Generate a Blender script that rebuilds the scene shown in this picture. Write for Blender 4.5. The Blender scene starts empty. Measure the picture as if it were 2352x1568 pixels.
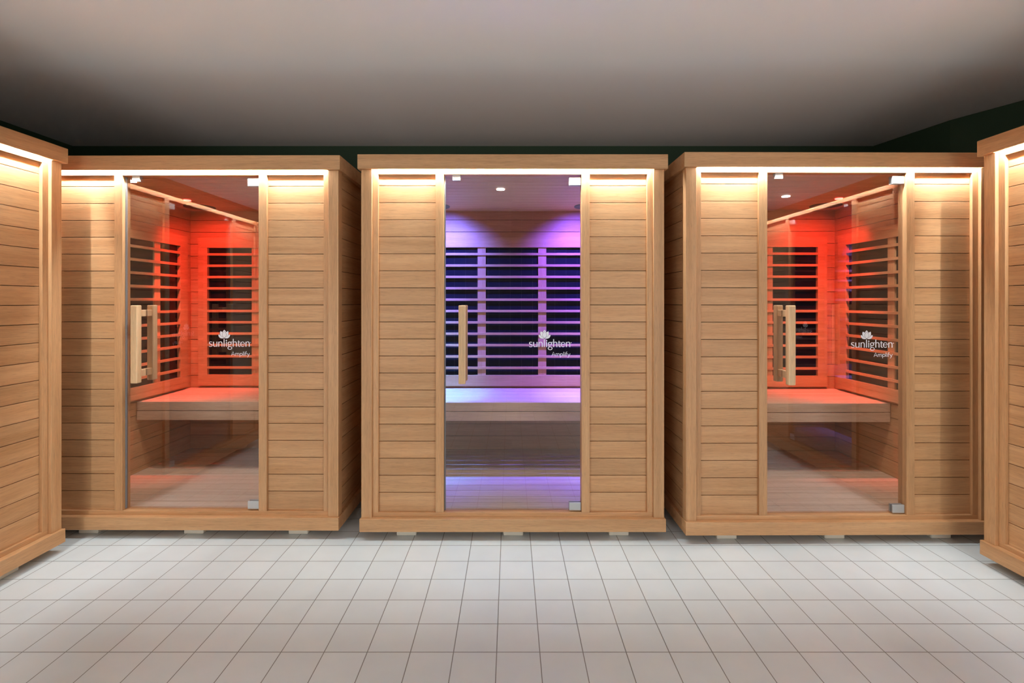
import bpy, bmesh, math, random
from mathutils import Vector, Matrix
random.seed(7)
S = bpy.context.scene
COL = S.collection

# ------------------------------------------------------------------ camera, world, exposure
F_PX, W_PX = 1134.0, 2352.0
cam_d = bpy.data.cameras.new('camera')
cam_d.sensor_width = 36.0
cam_d.lens = F_PX / W_PX * 36.0
cam_d.shift_x = 4.0 / W_PX
cam_d.shift_y = -92.0 / W_PX
cam_d.clip_start = 0.02
cam = bpy.data.objects.new('camera', cam_d)
COL.objects.link(cam)
cam.location = (0, 0, 1.219)
cam.rotation_euler = (math.radians(90), 0, 0)
S.camera = cam

world = bpy.data.worlds.new('world')
S.world = world
world.use_nodes = True
world.node_tree.nodes['Background'].inputs[0].default_value = (0.94, 1.0, 1.02, 1)
world.node_tree.nodes['Background'].inputs[1].default_value = 4.5

S.view_settings.view_transform = 'Standard'
S.view_settings.look = 'None'
S.view_settings.exposure = 0.23
S.view_settings.gamma = 1.0
S.view_settings.use_curve_mapping = False
S.cycles.max_bounces = 10
S.cycles.diffuse_bounces = 6
S.cycles.glossy_bounces = 5
S.cycles.transmission_bounces = 6
S.cycles.transparent_max_bounces = 16
S.cycles.caustics_reflective = False
S.cycles.caustics_refractive = False
S.cycles.sample_clamp_indirect = 30.0

STRIP_POWER = 570.0        # radiance of the LED strips under the roof edges
STRIP_COLOR = (0.90, 0.975, 1.0)

# ------------------------------------------------------------------ materials
def new_mat(name):
    m = bpy.data.materials.new(name)
    m.use_nodes = True
    nt = m.node_tree
    for n in list(nt.nodes):
        nt.nodes.remove(n)
    out = nt.nodes.new('ShaderNodeOutputMaterial')
    return m, nt, out

def principled(name, color, rough=0.5, metal=0.0, spec=0.5, bump=None):
    m, nt, out = new_mat(name)
    b = nt.nodes.new('ShaderNodeBsdfPrincipled')
    b.inputs['Base Color'].default_value = (*color, 1)
    b.inputs['Roughness'].default_value = rough
    b.inputs['Metallic'].default_value = metal
    b.inputs['Specular IOR Level'].default_value = spec
    nt.links.new(b.outputs[0], out.inputs[0])
    if bump:
        scale, strength, dist = bump
        tc = nt.nodes.new('ShaderNodeTexCoord')
        nz = nt.nodes.new('ShaderNodeTexNoise')
        nz.inputs['Scale'].default_value = scale
        bp = nt.nodes.new('ShaderNodeBump')
        bp.inputs['Strength'].default_value = strength
        bp.inputs['Distance'].default_value = dist
        nt.links.new(tc.outputs['Object'], nz.inputs['Vector'])
        nt.links.new(nz.outputs['Fac'], bp.inputs['Height'])
        nt.links.new(bp.outputs[0], b.inputs['Normal'])
    return m

def emitter(name, color, strength):
    m, nt, out = new_mat(name)
    e = nt.nodes.new('ShaderNodeEmission')
    e.inputs[0].default_value = (*color, 1)
    e.inputs[1].default_value = strength
    nt.links.new(e.outputs[0], out.inputs[0])
    return m

def wood(name, axis, base=(0.57, 0.310, 0.143), pitch_axis='z', pitch=0.0884, phase=1.8197, rough=0.48, sided=False):
    """sawn hemlock: grain runs along AXIS; boards PITCH wide along PITCH_AXIS differ a little in tone."""
    m, nt, out = new_mat(name)
    N = nt.nodes.new
    L = nt.links.new
    b = N('ShaderNodeBsdfPrincipled')
    b.inputs['Roughness'].default_value = rough
    b.inputs['Specular IOR Level'].default_value = 0.35
    L(b.outputs[0], out.inputs[0])
    tc = N('ShaderNodeTexCoord')
    sep = N('ShaderNodeSeparateXYZ')
    L(tc.outputs['Object'], sep.inputs[0])
    # board number -> random shift of the grain and of the tone
    sub = N('ShaderNodeMath'); sub.operation = 'SUBTRACT'
    L(sep.outputs[pitch_axis.upper()], sub.inputs[0]); sub.inputs[1].default_value = phase
    div = N('ShaderNodeMath'); div.operation = 'DIVIDE'
    L(sub.outputs[0], div.inputs[0]); div.inputs[1].default_value = pitch
    fl = N('ShaderNodeMath'); fl.operation = 'FLOOR'
    L(div.outputs[0], fl.inputs[0])
    # which side of the cabin the board is on
    sg = N('ShaderNodeMath'); sg.operation = 'SIGN'
    if sided: L(sep.outputs['X'], sg.inputs[0])
    else: sg.inputs[0].default_value = 1.0
    oi = N('ShaderNodeObjectInfo')
    cmb = N('ShaderNodeCombineXYZ')
    L(fl.outputs[0], cmb.inputs[0]); L(sg.outputs[0], cmb.inputs[1]); L(oi.outputs['Random'], cmb.inputs[2])
    wn = N('ShaderNodeTexWhiteNoise'); wn.noise_dimensions = '3D'
    L(cmb.outputs[0], wn.inputs['Vector'])
    # grain coordinates
    mp = N('ShaderNodeMapping')
    sc = {'x': (1.2, 24, 24), 'y': (24, 1.2, 24), 'z': (24, 24, 1.2)}[axis]
    mp.inputs['Scale'].default_value = sc
    L(tc.outputs['Object'], mp.inputs['Vector'])
    add = N('ShaderNodeVectorMath'); add.operation = 'ADD'
    mul = N('ShaderNodeVectorMath'); mul.operation = 'SCALE'; mul.inputs['Scale'].default_value = 17.0
    L(wn.outputs['Color'], mul.inputs[0])
    L(mp.outputs[0], add.inputs[0]); L(mul.outputs[0], add.inputs[1])
    n1 = N('ShaderNodeTexNoise'); n1.inputs['Scale'].default_value = 1.0
    n1.inputs['Detail'].default_value = 3; n1.inputs['Roughness'].default_value = 0.55
    n1.inputs['Distortion'].default_value = 0.5
    L(add.outputs[0], n1.inputs['Vector'])
    n2 = N('ShaderNodeTexNoise'); n2.inputs['Scale'].default_value = 7.0
    n2.inputs['Detail'].default_value = 4; n2.inputs['Roughness'].default_value = 0.7
    L(add.outputs[0], n2.inputs['Vector'])
    n3 = N('ShaderNodeTexNoise'); n3.inputs['Scale'].default_value = 16.0
    n3.inputs['Detail'].default_value = 2; n3.inputs['Roughness'].default_value = 0.6
    L(add.outputs[0], n3.inputs['Vector'])
    fib = N('ShaderNodeMapRange'); L(n3.outputs['Fac'], fib.inputs['Value'])
    fib.inputs['From Min'].default_value = 0.52; fib.inputs['From Max'].default_value = 0.72
    fib.inputs['To Min'].default_value = 0.0; fib.inputs['To Max'].default_value = -0.20
    # tone = 1 + broad + fine + fibres + per board
    def mad(src, k, c):
        q = N('ShaderNodeMath'); q.operation = 'MULTIPLY_ADD'
        L(src, q.inputs[0]); q.inputs[1].default_value = k; q.inputs[2].default_value = c
        return q.outputs[0]
    def addn(a, c):
        q = N('ShaderNodeMath'); q.operation = 'ADD'
        L(a, q.inputs[0]); L(c, q.inputs[1]); return q.outputs[0]
    t = addn(addn(mad(n1.outputs['Fac'], 0.34, -0.17), mad(n2.outputs['Fac'], 0.46, -0.23)),
             addn(mad(wn.outputs['Value'], 0.16, -0.06), fib.outputs[0]))
    tone = mad(t, 1.0, 1.0)
    ramp = N('ShaderNodeMix'); ramp.data_type = 'RGBA'
    L(mad(n1.outputs['Fac'], 1.6, -0.3), ramp.inputs['Factor'])
    ramp.inputs[6].default_value = (base[0] * 0.95, base[1] * 0.88, base[2] * 0.80, 1)
    ramp.inputs[7].default_value = (base[0] * 1.04, base[1] * 1.09, base[2] * 1.16, 1)
    vm = N('ShaderNodeVectorMath'); vm.operation = 'SCALE'
    L(ramp.outputs[2], vm.inputs[0]); L(tone, vm.inputs['Scale'])
    L(vm.outputs[0], b.inputs['Base Color'])
    bp = N('ShaderNodeBump'); bp.inputs['Strength'].default_value = 0.12; bp.inputs['Distance'].default_value = 0.002
    L(n2.outputs['Fac'], bp.inputs['Height']); L(bp.outputs[0], b.inputs['Normal'])
    return m

WOOD_X = wood('wood_boards_across', 'x', sided=True)
WOOD_Y = wood('wood_boards_front_to_back', 'y', sided=True)
WOOD_Z = wood('wood_upright', 'z', pitch_axis='x', pitch=0.11, phase=0.0)
WOOD_BEAM = wood('wood_beam', 'x', pitch=0.5, phase=0.0)
WOOD_BENCH = wood('wood_bench', 'x', base=(0.66, 0.46, 0.31), pitch_axis='y', pitch=0.0635, phase=0.6358)
WOOD_FLOOR = wood('wood_floor_boards', 'x', base=(0.66, 0.49, 0.35), pitch_axis='y', pitch=0.0855, phase=0.582)
WOOD_PALE = wood('wood_handle', 'z', base=(0.70, 0.46, 0.25), pitch_axis='x', pitch=0.5, phase=0.0)
DARK_GAP = principled('dark_gap', (0.03, 0.018, 0.010), 0.8)
HEATER = principled('heater_black', (0.010, 0.010, 0.014), 0.12, spec=0.25)
SPEAKER = principled('speaker_black', (0.02, 0.02, 0.02), 0.6, bump=(900, 0.5, 0.002))
ALU = principled('brushed_aluminium', (0.50, 0.51, 0.505), 0.42, 0.4, bump=(300, 0.05, 0.001))
SEAL = principled('clear_grey_seal', (0.20, 0.20, 0.21), 0.3, 0.0)
FOOT = principled('pale_foot_pad', (0.66, 0.575, 0.46), 0.6)
WHITE_INK = principled('white_print', (0.88, 0.87, 0.90), 0.5)
INK_LINE = principled('print_outline', (0.09, 0.06, 0.08), 0.6)
STRIP = emitter('led_strip_light', STRIP_COLOR, STRIP_POWER)

def glass_mat():
    """coated, faintly tinted pane: the face one looks at reflects, the face behind it only lets light through"""
    m, nt, out = new_mat('tinted_door_glass')
    N = nt.nodes.new; L = nt.links.new
    tr = N('ShaderNodeBsdfTransparent'); tr.inputs[0].default_value = (0.89, 0.872, 0.868, 1)
    gl = N('ShaderNodeBsdfGlossy'); gl.inputs['Roughness'].default_value = 0.0
    gl.inputs[0].default_value = (1, 1, 1, 1)
    fr = N('ShaderNodeFresnel'); fr.inputs[0].default_value = 2.1
    geo = N('ShaderNodeNewGeometry')
    inv = N('ShaderNodeMath'); inv.operation = 'SUBTRACT'; inv.inputs[0].default_value = 1.0
    L(geo.outputs['Backfacing'], inv.inputs[1])
    mu = N('ShaderNodeMath'); mu.operation = 'MULTIPLY'
    L(fr.outputs[0], mu.inputs[0]); L(inv.outputs[0], mu.inputs[1])
    mx = N('ShaderNodeMixShader')
    L(mu.outputs[0], mx.inputs[0]); L(tr.outputs[0], mx.inputs[1]); L(gl.outputs[0], mx.inputs[2])
    L(mx.outputs[0], out.inputs[0])
    return m
GLASS = glass_mat()

def tile_mat(name, size, ox, oy, c1, c2, grout, mortar, rough, axes='xy', bumpd=0.0015):
    m, nt, out = new_mat(name)
    N = nt.nodes.new; L = nt.links.new
    b = N('ShaderNodeBsdfPrincipled')
    b.inputs['Roughness'].default_value = rough
    b.inputs['Specular IOR Level'].default_value = 0.4
    L(b.outputs[0], out.inputs[0])
    tc = N('ShaderNodeTexCoord')
    sep = N('ShaderNodeSeparateXYZ'); L(tc.outputs['Object'], sep.inputs[0])
    cmb = N('ShaderNodeCombineXYZ')
    L(sep.outputs[axes[0].upper()], cmb.inputs[0]); L(sep.outputs[axes[1].upper()], cmb.inputs[1])
    mp = N('ShaderNodeMapping'); mp.inputs['Location'].default_value = (-ox, -oy, 0)
    L(cmb.outputs[0], mp.inputs['Vector'])
    br = N('ShaderNodeTexBrick')
    br.offset = 0.0; br.squash = 1.0
    br.inputs['Scale'].default_value = 1.0
    br.inputs['Brick Width'].default_value = size
    br.inputs['Row Height'].default_value = size
    br.inputs['Mortar Size'].default_value = mortar
    br.inputs['Mortar Smooth'].default_value = 0.1
    br.inputs['Bias'].default_value = 0.0
    br.inputs['Color1'].default_value = (*c1, 1)
    br.inputs['Color2'].default_value = (*c2, 1)
    br.inputs['Mortar'].default_value = (*grout, 1)
    L(mp.outputs[0], br.inputs['Vector'])
    nz = N('ShaderNodeTexNoise'); nz.inputs['Scale'].default_value = 9.0; nz.inputs['Detail'].default_value = 6
    L(tc.outputs['Object'], nz.inputs['Vector'])
    ma = N('ShaderNodeMath'); ma.operation = 'MULTIPLY_ADD'
    L(nz.outputs['Fac'], ma.inputs[0]); ma.inputs[1].default_value = 0.10; ma.inputs[2].default_value = 0.95
    vm = N('ShaderNodeVectorMath'); vm.operation = 'SCALE'
    L(br.outputs['Color'], vm.inputs[0]); L(ma.outputs[0], vm.inputs['Scale'])
    L(vm.outputs[0], b.inputs['Base Color'])
    inv = N('ShaderNodeMath'); inv.operation = 'SUBTRACT'; inv.inputs[0].default_value = 1.0
    L(br.outputs['Fac'], inv.inputs[1])
    bp = N('ShaderNodeBump'); bp.inputs['Strength'].default_value = 0.6; bp.inputs['Distance'].default_value = bumpd
    L(inv.outputs[0], bp.inputs['Height']); L(bp.outputs[0], b.inputs['Normal'])
    return m

TILE = tile_mat('pale_floor_tiles', 0.15, -0.0472, 2.467 - 0.15 * 60, (0.645, 0.70, 0.712), (0.68, 0.735, 0.748),
                (0.23, 0.235, 0.225), 0.0017, 0.42)
WALLTILE = tile_mat('wall_tiles', 0.15, 0, 0, (0.045, 0.055, 0.075), (0.055, 0.065, 0.085), (0.20, 0.21, 0.22), 0.003, 0.3, axes='xz')
CEIL = principled('ceiling_paint', (0.92, 0.90, 0.885), 0.85, spec=0.2, bump=(150, 0.06, 0.001))
GREEN = principled('dark_green_wall_paint', (0.042, 0.072, 0.038), 0.6, spec=0.3, bump=(120, 0.08, 0.001))

# ------------------------------------------------------------------ mesh helpers
def box(bm, x0, x1, y0, y1, z0, z1, bev=0.0, seg=2, mat=0):
    g = bmesh.ops.create_cube(bm, size=1.0)
    vs = g['verts']
    for v in vs:
        v.co = Vector(((x0 + x1) / 2 + v.co.x * (x1 - x0), (y0 + y1) / 2 + v.co.y * (y1 - y0),
                       (z0 + z1) / 2 + v.co.z * (z1 - z0)))
    if bev > 0:
        es = list({e for v in vs for e in v.link_edges})
        bmesh.ops.bevel(bm, geom=es, offset=bev, segments=seg, affect='EDGES', profile=0.5)
    elif mat:
        for f in {f for v in vs for f in v.link_faces}:
            f.material_index = mat

def disc(bm, x, y, z, r, h, seg=32):
    """short upright cylinder, its lower face at z - h"""
    g = bmesh.ops.create_cone(bm, cap_ends=True, segments=seg, radius1=r, radius2=r, depth=h)
    for v in g['verts']:
        v.co += Vector((x, y, z - h / 2))

def link(name, bm, mats, parent=None, smooth=False):
    me = bpy.data.meshes.new(name)
    bmesh.ops.recalc_face_normals(bm, faces=bm.faces)
    bm.to_mesh(me); bm.free()
    for m in (mats if isinstance(mats, (list, tuple)) else [mats]):
        me.materials.append(m)
    if smooth:
        for p in me.polygons:
            p.use_smooth = True
    o = bpy.data.objects.new(name, me)
    COL.objects.link(o)
    o.parent = parent
    return o

def part(name, mats, parent, boxes, bev=0.0015):
    bm = bmesh.new()
    for b in boxes:
        if len(b) == 7:
            box(bm, *b[:6], bev=b[6])
        else:
            box(bm, *b, bev=bev)
    return link(name, bm, mats, parent)

def struct(name, bm, mat):
    o = link(name, bm, mat)
    o['kind'] = 'structure'
    return o

# ------------------------------------------------------------------ the room
CZ = 2.43
YB, YF = 3.85, -1.5
XL = -3.41
right_line = [(2.83, YB), (2.88, 3.60), (2.94, 3.30), (3.09, 2.97), (3.28, 2.68), (3.46, 2.40), (3.58, 1.9), (3.62, 1.2), (3.62, YF)]

bm = bmesh.new()
box(bm, XL - 0.1, 3.72, YF - 0.1, YB + 0.1, -0.1, 0.0)
struct('floor', bm, TILE)
bm = bmesh.new()
box(bm, XL - 0.1, 3.72, YF - 0.1, YB + 0.1, CZ, CZ + 0.1)
struct('ceiling', bm, CEIL)
bm = bmesh.new(); box(bm, XL - 0.1, 3.0, YB, YB + 0.1, 0, CZ); struct('wall_back', bm, GREEN)
bm = bmesh.new(); box(bm, XL - 0.1, XL, YF, YB, 0, CZ); struct('wall_left', bm, GREEN)
FILL_WIN = [(-3.2, -1.0), (1.0, 3.2)]  # window openings added behind the camera, letting in sky as fill light
WZ0, WZ1 = 0.04, 1.60
bm = bmesh.new()
for x0, x1 in ((XL - 0.1, -3.2), (-1.0, 1.0), (3.2, 3.72)):
    box(bm, x0, x1, YF - 0.1, YF, 0, CZ)
for x0, x1 in FILL_WIN:
    box(bm, x0, x1, YF - 0.1, YF, 0, WZ0); box(bm, x0, x1, YF - 0.1, YF, WZ1, CZ)
struct('wall_front', bm, WALLTILE)
FRAME = principled('fill_window_frame_paint', (0.7, 0.7, 0.7), 0.4)
for k, (x0, x1) in enumerate(FILL_WIN):
    bm = bmesh.new()
    for a, c in ((x0, x0 + 0.05), ((x0 + x1) / 2 - 0.025, (x0 + x1) / 2 + 0.025), (x1 - 0.05, x1)):
        box(bm, a, c, YF - 0.08, YF - 0.03, WZ0, WZ1)
    for a, c in ((WZ0, WZ0 + 0.05), (WZ1 - 0.05, WZ1)):
        box(bm, x0, x1, YF - 0.079, YF - 0.031, a, c)
    struct('fill_window_%d' % (k + 1), bm, FRAME)
    pd = bpy.data.lights.new('fill_window_portal', 'AREA')
    pd.shape = 'RECTANGLE'; pd.size = x1 - x0; pd.size_y = WZ1 - WZ0
    pd.cycles.is_portal = True
    po = bpy.data.objects.new('fill_window_portal', pd); COL.objects.link(po)
    po.location = ((x0 + x1) / 2, YF - 0.02, (WZ0 + WZ1) / 2); po.rotation_euler = (math.radians(90), 0, 0)
bm = bmesh.new()
ins = [(bm.verts.new((x, y, 0)), bm.verts.new((x, y, CZ))) for x, y in right_line]
outs = [(bm.verts.new((x + 0.1, y + 0.02, 0)), bm.verts.new((x + 0.1, y + 0.02, CZ))) for x, y in right_line]
for k in range(len(right_line) - 1):
    bm.faces.new((ins[k][0], ins[k + 1][0], ins[k + 1][1], ins[k][1]))
    bm.faces.new((outs[k][0], outs[k][1], outs[k + 1][1], outs[k + 1][0]))
    bm.faces.new((ins[k][1], ins[k + 1][1], outs[k + 1][1], outs[k][1]))
    bm.faces.new((ins[k][0], outs[k][0], outs[k + 1][0], ins[k + 1][0]))
struct('wall_right', bm, GREEN)

# ------------------------------------------------------------------ lettering on the doors
U = 1.456e-4                       # one drawing unit in metres
LX0, LZ0 = 0.085, 0.982            # start of the word and its baseline, on the door

def P(x, y):                       # drawing units (x right, y down) to the door's plane
    return (LX0 + (x - 340) * U, LZ0 + (862 - y) * U)

def ribbon(bm, pts, widths, y):
    """a pen stroke: a strip of quads along pts, widths in drawing units"""
    n = len(pts)
    if not isinstance(widths, (list, tuple)):
        widths = [widths] * n
    ll, rr = [], []
    for i in range(n):
        a = Vector(pts[max(i - 1, 0)]); c = Vector(pts[min(i + 1, n - 1)])
        d = (c - a).normalized(); nn = Vector((-d.y, d.x)) * widths[i] * 0.45
        p = Vector(pts[i])
        l = P(*(p + nn)); r = P(*(p - nn))
        ll.append(bm.verts.new((l[0], y, l[1]))); rr.append(bm.verts.new((r[0], y, r[1])))
    for i in range(n - 1):
        bm.faces.new((ll[i], ll[i + 1], rr[i + 1], rr[i]))

def bez(p0, p1, p2, p3, n=10):
    out = []
    for i in range(n + 1):
        t = i / n
        out.append(tuple((1 - t) ** 3 * a + 3 * (1 - t) ** 2 * t * b + 3 * (1 - t) * t * t * c + t ** 3 * d
                         for a, b, c, d in zip(p0, p1, p2, p3)))
    return out

def ell(cx, cy, rx, ry, a0, a1, n=24):
    return [(cx + rx * math.cos(math.radians(a0 + (a1 - a0) * i / n)), cy - ry * math.sin(math.radians(a0 + (a1 - a0) * i / n)))
            for i in range(n + 1)]

def lettering(y):
    bm = bmesh.new()
    T, t = 36, 21
    def stem(x, y0, y1, w=T): ribbon(bm, [(x, y0), (x, y1)], w, y)
    def hump(x0, x1):            # arch of n and h: from stem x0 over to stem x1
        ribbon(bm, bez((x0, 735), (x0 + 20, 668), (x1 + 4, 662), (x1, 760), 12), [t] * 5 + [26, 28, 30, 33, 35, T, T, T], y)
        stem(x1, 758, 862)
    # s
    ribbon(bm, bez((452, 705), (440, 672), (352, 678), (356, 728), 8)[:-1] + bez((356, 728), (358, 775), (458, 765), (454, 818), 8)[:-1]
           + bez((454, 818), (450, 870), (372, 866), (346, 840), 8), [20] * 5 + [24, 28, 32, 34, 38, 40, 40, 38, 34, 30, 26] + [22] * 9, y)
    # u
    stem(507, 684, 790)
    ribbon(bm, bez((507, 788), (505, 868), (575, 870), (626, 812), 12), [T, T, 35, 33, 31, 28, 25] + [t] * 6, y)
    stem(627, 684, 862)
    # n, l, i
    stem(697, 684, 862); hump(700, 813)
    stem(888, 580, 862)
    stem(967, 684, 862); ribbon(bm, ell(969, 638, 13, 13, 0, 360), 26, y)
    # g with two bowls
    ribbon(bm, ell(1088, 742, 57, 50, 0, 360), [24 + 12 * abs(math.cos(math.radians(i * 15))) for i in range(25)], y)
    ribbon(bm, [(1128, 700), (1150, 690), (1190, 690)], 20, y)
    ribbon(bm, bez((1052, 790), (1015, 825), (1040, 848), (1100, 850), 8), [20, 20, 22, 22, 24, 26, 28, 28, 28], y)
    ribbon(bm, ell(1095, 908, 70, 52, 85, 445), [24 + 6 * abs(math.cos(math.radians(85 + i * 15))) for i in range(25)], y)
    # h
    stem(1219, 580, 862); hump(1222, 1334)
    # t
    ribbon(bm, [(1412, 640), (1412, 800), (1414, 830), (1428, 850), (1450, 855), (1472, 848)], [30, T, T, 32, 24, 20], y)
    ribbon(bm, [(1376, 695), (1468, 695)], 22, y)
    # e
    ribbon(bm, [(1482, 768), (1628, 768)], 20, y)
    ribbon(bm, ell(1556, 772, 70, 82, 0, 318), [24] * 4 + [22] * 5 + [26, 30, 34, 36, 36, 36, 34, 30] + [24] * 8, y)
    # n
    stem(1677, 684, 862); hump(1680, 1796)
    ribbon(bm, ell(1842, 708, 8, 8, 0, 360, 12), 16, y)
    # second word
    w = 19
    ribbon(bm, [(1150, 1187), (1212, 1040), (1274, 1187)], w, y)
    ribbon(bm, [(1175, 1138), (1250, 1138)], w - 2, y)
    for x in (1300, 1361, 1423): stem(x, 1092 if x == 1300 else 1125, 1187, w)
    for a, c in ((1300, 1361), (1361, 1423)):
        ribbon(bm, bez((a, 1125), (a + 10, 1085), (c, 1082), (c, 1128), 8), w - 2, y)
    stem(1462, 1092, 1238, w); ribbon(bm, ell(1505, 1139, 42, 40, 0, 360), w, y)
    stem(1578, 1036, 1187, w)
    stem(1622, 1092, 1187, w); ribbon(bm, ell(1622, 1060, 6, 6, 0, 360, 12), 12, y)
    ribbon(bm, bez((1705, 1040), (1665, 1030), (1668, 1060), (1667, 1090), 8)[:-1] + [(1667, 1187)], w, y)
    ribbon(bm, [(1640, 1100), (1700, 1100)], w - 2, y)
    ribbon(bm, [(1718, 1092), (1764, 1180)], w, y)
    ribbon(bm, [(1808, 1092), (1750, 1222), (1720, 1236)], w, y)
    return bm

def lotus(y):
    """five and one petals, each rimmed by a thin dark line"""
    bm = bmesh.new()
    def mirror(ps): return [(1790 - a, c) for a, c in reversed(ps)]
    back = bez((895, 250), (920, 285), (965, 310), (955, 360), 8) + [(895, 420)] + bez((835, 360), (825, 310), (870, 285), (895, 250), 8)[:-1]
    upper = bez((757, 303), (728, 370), (725, 470), (875, 540), 10) + bez((875, 540), (900, 450), (870, 330), (757, 303), 10)[1:-1]
    lower = bez((680, 432), (690, 545), (790, 590), (893, 548), 10) + bez((893, 548), (830, 530), (760, 470), (742, 436), 8)[1:] + [(712, 424)]
    front = bez((895, 310), (1000, 390), (980, 490), (895, 540), 10) + bez((895, 540), (810, 490), (790, 390), (895, 310), 10)[1:-1]
    layers = [[back], [upper, mirror(upper)], [lower, mirror(lower)], [front]]
    for k, ls in enumerate(layers):
        for ps in ls:
            cx = sum(p[0] for p in ps) / len(ps); cy = sum(p[1] for p in ps) / len(ps)
            for grow, dy, mi in ((9.0, 0.0, 1), (0.0, 0.00012, 0)):
                if grow and k == 0:
                    continue
                vs = []
                for a, c in ps:
                    d = Vector((a - cx, c - cy)); d = d.normalized() * grow
                    q = P(a + d.x, c + d.y)
                    vs.append(bm.verts.new((q[0], y - k * 0.00025 - dy, q[1])))
                f = bm.faces.new(vs); f.material_index = mi
    return bm

# ------------------------------------------------------------------ one infrared sauna cabin, front at y = 0, facing -y
PITCH, SEAM = 0.0884, 1.8197
ROOF_B, ROOF_T = 1.8946, 1.968
BASE_B, BASE_T = 0.0425, 0.108
HEAD_B, SILL_T = 1.8747, 0.130
DEPTH = 1.17
IN_X, IN_Y0, IN_Y1, IN_Z0, IN_Z1 = 0.718, 0.085, 1.123, 0.130, 1.887

def seams(z0, z1):
    zs = [z0]
    k = math.floor((z1 - SEAM) / PITCH)
    allz = sorted(SEAM + PITCH * i for i in range(-30, 5))
    zs += [z for z in allz if z0 + 0.03 < z < z1 - 0.01]
    zs.append(z1)
    return zs

def boards(bm, axis, a0, a1, f0, f1, z0, z1, gap=0.0028):
    """horizontal boards: along AXIS from a0 to a1, faces at f0 and f1 on the other axis"""
    zs = seams(z0, z1)
    for lo, hi in zip(zs, zs[1:]):
        l = lo + (gap / 2 if lo != z0 else 0); h = hi - (gap / 2 if hi != z1 else 0)
        if axis == 'x': box(bm, a0, a1, min(f0, f1), max(f0, f1), l, h, bev=0.0008, seg=1)
        else: box(bm, min(f0, f1), max(f0, f1), a0, a1, l, h, bev=0.0008, seg=1)

def board_part(name, mat, parent, axis, a0, a1, face, back, z0, z1):
    bm = bmesh.new()
    boards(bm, axis, a0, a1, face, face + (back - face) * 0.6, z0, z1)
    m = face + (back - face) * 0.55
    if axis == 'x': box(bm, a0, a1, min(m, back), max(m, back), z0, z1, mat=1)
    else: box(bm, min(m, back), max(m, back), a0, a1, z0, z1, mat=1)
    return link(name, bm, [mat, DARK_GAP], parent)

def heater(parent, along, wall, inward, a0, a1, divs, sa0, sa1):
    """slatted guard in front of a black heating panel. ALONG: 'x' or 'y'; WALL: the wall's coordinate; INWARD: +1/-1."""
    Z0, Z1, z0, z1 = 0.600, 1.690, 0.679, 1.614
    def bx(p0, p1, d0, d1, za, zb):
        q0, q1 = sorted((wall + inward * d0, wall + inward * d1))
        return (p0, p1, q0, q1, za, zb) if along == 'x' else (q0, q1, p0, p1, za, zb)
    mat_h = WOOD_BEAM if along == 'x' else WOOD_Y
    panel = part('heater_panel', HEATER, parent, [bx(sa0, sa1, 0.001, 0.006, z0, z1)], 0)
    part('frame', mat_h, panel, [bx(a0, a1, 0.001, 0.030, z1, Z1), bx(a0, a1, 0.001, 0.030, Z0, z0),
                                 bx(a0, sa0, 0.001, 0.030, z0, z1), bx(sa1, a1, 0.001, 0.030, z0, z1)], 0.001)
    for d0, d1 in divs:
        part('divider', WOOD_Z, panel, [bx(d0, d1, 0.006, 0.018, z0, z1)], 0.001)
    for k in range(11):
        zc = 0.732 + 0.0833 * k
        part('slat', mat_h, panel, [bx(sa0 - 0.001, sa1 + 0.001, 0.018, 0.029, zc - 0.0088, zc + 0.0088)], 0.001)
    return panel

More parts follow.
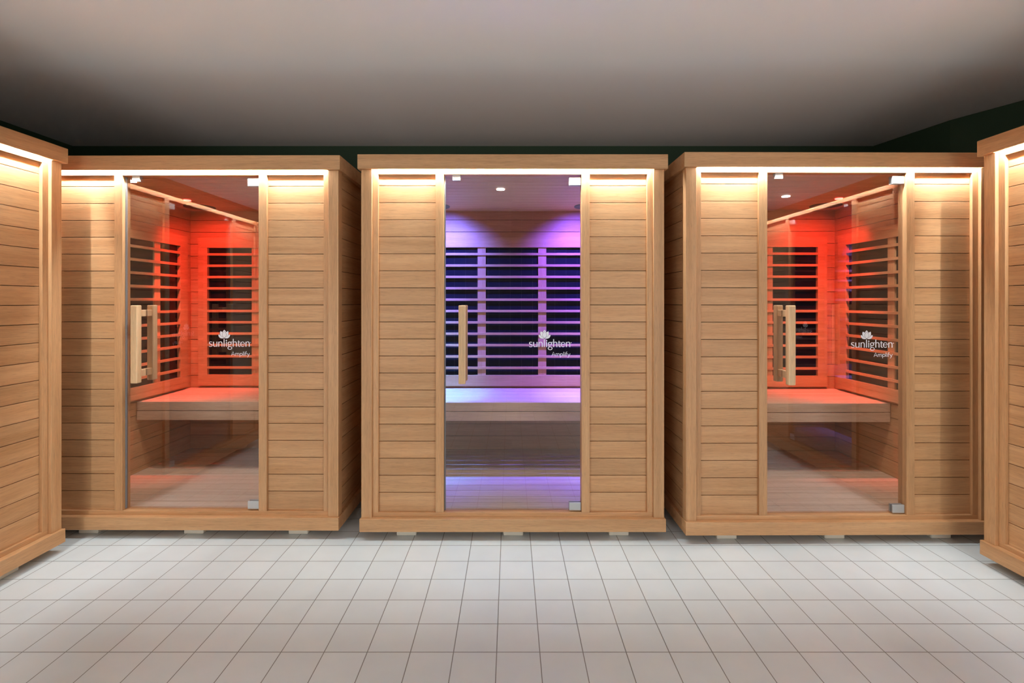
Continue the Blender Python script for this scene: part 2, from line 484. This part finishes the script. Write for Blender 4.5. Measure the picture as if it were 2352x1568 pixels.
def build_cabin():
    r = bpy.data.objects.new('sauna_cabin', None)
    COL.objects.link(r); r.empty_display_size = 0.1
    # base and feet
    part('base_skirt', WOOD_BEAM, r, [(-0.7825, 0.7825, 0, DEPTH, BASE_B, BASE_T)], 0.002)
    for y0 in (0.05, 1.0):
        for xc in (-0.553, 0.003, 0.553):
            part('foot', FOOT, r, [(xc - 0.052, xc + 0.052, y0, y0 + 0.10, 0.0, BASE_B)], 0.006)
    # roof with a groove behind its front board
    part('roof', WOOD_BEAM, r, [
        (-0.791, 0.791, -0.005, 0.005, ROOF_B, ROOF_T, 0.0015),
        (-0.791, 0.791, 0.0045, 0.0305, 1.922, ROOF_T - 0.0005, 0),
        (-0.791, -0.7235, 0.0045, 0.0305, ROOF_B, 1.923, 0), (0.7235, 0.791, 0.0045, 0.0305, ROOF_B, 1.923, 0),
        (-0.791, 0.791, 0.030, DEPTH + 0.005, ROOF_B, ROOF_T, 0.0015)])
    # light strip in the groove: a thin bar whose lower face glows
    bm = bmesh.new()
    y0, y1, z0, z1 = 0.0075, 0.0120, 1.9105, 1.9130
    a = [bm.verts.new((x, y, z)) for x in (-0.700, 0.700) for (y, z) in ((y0, z0), (y1, z1), (y1, 1.920), (y0, 1.920))]
    f = bm.faces.new((a[0], a[4], a[5], a[1])); f.material_index = 1
    for q in ((1, 5, 6, 2), (2, 6, 7, 3), (3, 7, 4, 0), (0, 1, 2, 3), (4, 7, 6, 5)):
        bm.faces.new([a[i] for i in q])
    link('light_strip', bm, [ALU, STRIP], r)
    # posts, front frame
    for sx in (-1, 1):
        for y0 in (0.0145, DEPTH - 0.065):
            x0, x1 = sorted((sx * 0.7235, sx * 0.777))
            part('corner_post', WOOD_Z, r, [(x0, x1, y0, y0 + 0.053, BASE_T, ROOF_B)], 0.0015)
    part('header_rail', WOOD_BEAM, r, [(-0.7235, 0.7235, 0.030, 0.075, HEAD_B, ROOF_B + 0.001)], 0.001)
    part('sill_rail', WOOD_BEAM, r, [(-0.7235, 0.7235, 0.030, 0.085, BASE_T, SILL_T)], 0.0015)
    for sx in (-1, 1):
        x0, x1 = sorted((sx * 0.694, sx * 0.7235)); part('stile', WOOD_Z, r, [(x0, x1, 0.030, 0.075, SILL_T, HEAD_B)], 0.001)
        x0, x1 = sorted((sx * 0.356, sx * 0.398)); part('door_post', WOOD_Z, r, [(x0, x1, 0.030, 0.085, SILL_T, HEAD_B)], 0.001)
        x0, x1 = sorted((sx * 0.398, sx * 0.694)); board_part('front_panel', WOOD_X, r, 'x', x0, x1, 0.045, 0.084, SILL_T, HEAD_B)
    # outer sides and back
    for sx in (-1, 1):
        board_part('side_panel', WOOD_Y, r, 'y', 0.0675, DEPTH - 0.065, sx * 0.765, sx * 0.745, BASE_T, ROOF_B)
    board_part('back_panel', WOOD_X, r, 'x', -0.7235, 0.7235, DEPTH - 0.012, DEPTH - 0.030, BASE_T, ROOF_B)
    # inside
    for sx in (-1, 1):
        board_part('inner_wall', WOOD_Y, r, 'y', 0.085, IN_Y1, sx * IN_X, sx * 0.742, IN_Z0, IN_Z1)
    board_part('inner_wall', WOOD_X, r, 'x', -IN_X, IN_X, IN_Y1, 1.138, IN_Z0, IN_Z1)
    bm = bmesh.new()
    y = IN_Y0
    ys = [IN_Y0] + [0.071 + 0.0855 * k for k in range(1, 13)] + [IN_Y1]
    for lo, hi in zip(ys, ys[1:]):
        box(bm, -IN_X, IN_X, lo + 0.0019, hi - 0.0019, 0.112, IN_Z0, bev=0.001, seg=1)
    box(bm, -IN_X, IN_X, IN_Y0, IN_Y1, 0.108, 0.120, mat=1)
    link('floor_boards', bm, [WOOD_FLOOR, DARK_GAP], r)
    bm = bmesh.new()
    for k in range(13):
        lo = IN_Y0 + 0.0803 * k
        box(bm, -IN_X, IN_X, lo + 0.0016, lo + 0.0803 - 0.0016, IN_Z1, 1.892, bev=0.001, seg=1)
    link('ceiling_boards', bm, WOOD_X, r)
    heater(r, 'x', IN_Y1, -1, -0.642, 0.642, [(-0.252, -0.192), (0.192, 0.252)], -0.574, 0.574)
    heater(r, 'y', -IN_X, 1, 0.18, 1.05, [(0.732, 0.787), (0.43, 0.485)], 0.25, 0.972)
    heater(r, 'y', IN_X, -1, 0.18, 1.05, [(0.544, 0.60)], 0.25, 0.965)
    # bench
    bench = part('bench', WOOD_BENCH, r, [(-0.712, 0.712, 0.593, 0.614, 0.5275, 0.583), (-0.712, 0.712, 0.593, 0.614, 0.466, 0.5235)], 0.0015)
    ys = [0.6145, 0.6358, 0.6993, 0.7628, 0.8263, 0.8898, 0.9533, 1.0168, 1.0803, 1.122]
    for lo, hi in zip(ys, ys[1:]):
        part('bench_plank', WOOD_BENCH, bench, [(-0.712, 0.712, lo + 0.0017, hi - 0.0017, 0.562, 0.583)], 0.001)
    for xc in (-0.60, -0.205, 0.205, 0.60):
        part('bench_batten', WOOD_Y, bench, [(xc - 0.03, xc + 0.03, 0.614, 1.122, 0.525, 0.562)], 0.001)
    for sx in (-1, 1):
        bm = bmesh.new(); disc(bm, sx * 0.535, 0.945, IN_Z1, 0.098, 0.006, 48); link('speaker', bm, SPEAKER, r)
    # glass door
    door = part('glass_door', GLASS, r, [(-0.349, 0.351, 0.050, 0.058, 0.134, 1.869)], 0)
    part('edge_seal', SEAL, door, [(-0.3555, -0.349, 0.049, 0.059, 0.134, 1.869)], 0.001)
    for z0, z1 in ((1.8205, 1.8615), (0.1365, 0.1775)):
        part('hinge', ALU, door, [(0.293, 0.354, 0.040, 0.0495, z0, z1), (0.293, 0.354, 0.0585, 0.068, z0, z1)], 0.002)
    part('catch', ALU, door, [(-0.311, -0.271, 0.038, 0.0495, 1.845, 1.859), (-0.311, -0.271, 0.038, 0.060, 1.859, 1.8745)], 0.0015)
    part('handle', WOOD_PALE, door, [
        (-0.2745, -0.2400, -0.022, 0.012, 0.800, 1.199, 0.004), (-0.2745, -0.2400, 0.0925, 0.1265, 0.800, 1.199, 0.004),
        (-0.2690, -0.2455, 0.010, 0.0495, 1.141, 1.175, 0.002), (-0.2690, -0.2455, 0.010, 0.0495, 0.830, 0.866, 0.002),
        (-0.2690, -0.2455, 0.0585, 0.094, 1.141, 1.175, 0.002), (-0.2690, -0.2455, 0.0585, 0.094, 0.830, 0.866, 0.002)])
    link('lettering', lettering(0.0490), WHITE_INK, door)
    link('lotus_emblem', lotus(0.0492), [WHITE_INK, INK_LINE], door)
    return r

def copy_tree(o, parent=None):
    c = o.copy(); COL.objects.link(c); c.parent = parent
    for ch in list(o.children):
        copy_tree(ch, c)
    return c

cabin0 = build_cabin()

# ------------------------------------------------------------------ lamps inside a cabin
def mood_lamp(r, x, rgb, watt, size=112, hot=None, aim=17):
    """coloured lamp in the cabin's ceiling: a wide wash and, with HOT, a tighter bright centre"""
    bm = bmesh.new(); disc(bm, x, 0.713, IN_Z1, 0.022, 0.005, 24)
    link('mood_lamp', bm, emitter('mood_lamp_glow', rgb, 14.0), r)
    for c, w, sz, bl, tilt in [(rgb, watt * 0.7, size, 1.0, 36), (rgb, watt * 1.1, 66, 1.0, aim)] + ([(hot[0], hot[1], 46, 1.0, 8)] if hot else []):
        ld = bpy.data.lights.new('mood_lamp_light', 'SPOT')
        ld.energy = w; ld.color = c; ld.spot_size = math.radians(sz); ld.spot_blend = bl; ld.shadow_soft_size = 0.012
        lo = bpy.data.objects.new('mood_lamp_light', ld); COL.objects.link(lo)
        lo.parent = r; lo.location = (x, 0.713, IN_Z1 - 0.012)
        lo.rotation_euler = (math.radians(tilt), math.radians(-5 if x > 0 else 5), 0)

def dome_or_fill_lamp(r, x, y, watt):  # white ceiling lamp; the pairs near the door are unseen, added fill
    bm = bmesh.new(); disc(bm, x, y, IN_Z1, 0.024, 0.004, 24)
    link('ceiling_or_fill_lamp', bm, LENS_LAMP, r)
    ld = bpy.data.lights.new('ceiling_or_fill_lamp_light', 'SPOT')
    ld.energy = watt; ld.color = (1.0, 0.97, 0.93); ld.spot_size = math.radians(140); ld.spot_blend = 0.6; ld.shadow_soft_size = 0.02
    lo = bpy.data.objects.new('ceiling_or_fill_lamp_light', ld); COL.objects.link(lo)
    lo.parent = r; lo.location = (x, y, IN_Z1 - 0.012)
LENS_LAMP = emitter('ceiling_or_fill_lamp_glow', (1, 0.98, 0.95), 12.0)

RED = (1.0, 0.06, 0.045)
SPOTS = [  # location, rotation z, label, left lamp, right lamp, white lamps (x, y, watt), the front pairs unseen and added as fill
    ((-1.664, 2.538), -0.35, 'wooden sauna cabin at the left of the back row, red light inside',
     (RED, 37, 112, ((1.0, 0.16, 0.12), 60)), (RED, 22), [(-0.44, 0.20, 17), (0.44, 0.20, 18)]),
    ((0.0125, 2.518), 0.0, 'wooden sauna cabin in the middle of the back row glowing violet and blue inside',
     ((0.08, 0.11, 1.0), 280, 112, ((0.08, 0.65, 1.0), 170), 7), ((0.105, 0.06, 1.0), 300, 112, ((0.40, 0.50, 1.0), 110), 7),
     [(-0.44, 0.20, 8), (0.44, 0.20, 8), (-0.07, 0.42, 2)]),
    ((1.6645, 2.485), 0.35, 'wooden sauna cabin at the right of the back row, red with a white ceiling lamp',
     (RED, 18), (RED, 37, 112, ((1.0, 0.16, 0.12), 60)), [(-0.44, 0.20, 18), (0.44, 0.20, 17), (0.09, 0.65, 2)]),
    ((-2.179, 1.637), 90.0, 'wooden sauna cabin turned sideways along the left wall, cut off by the photo edge', (RED, 20), (RED, 20), []),
    ((2.190, 1.521), -90.0, 'wooden sauna cabin turned sideways along the right wall, cut off by the photo edge',
     ((0.12, 0.14, 1.0), 300), ((0.12, 0.14, 1.0), 300), []),
]
cabins = [cabin0] + [copy_tree(cabin0) for _ in range(4)]
for r, (loc, rz, label, la, lb, white) in zip(cabins, SPOTS):
    r.location = (loc[0], loc[1], 0)
    r.rotation_euler = (0, 0, math.radians(rz))
    r['label'] = label; r['category'] = 'sauna'; r['group'] = 'infrared sauna cabins around the room'
    if la: mood_lamp(r, -0.47, *la)
    if lb: mood_lamp(r, 0.47, *lb)
    for w in white: dome_or_fill_lamp(r, *w)
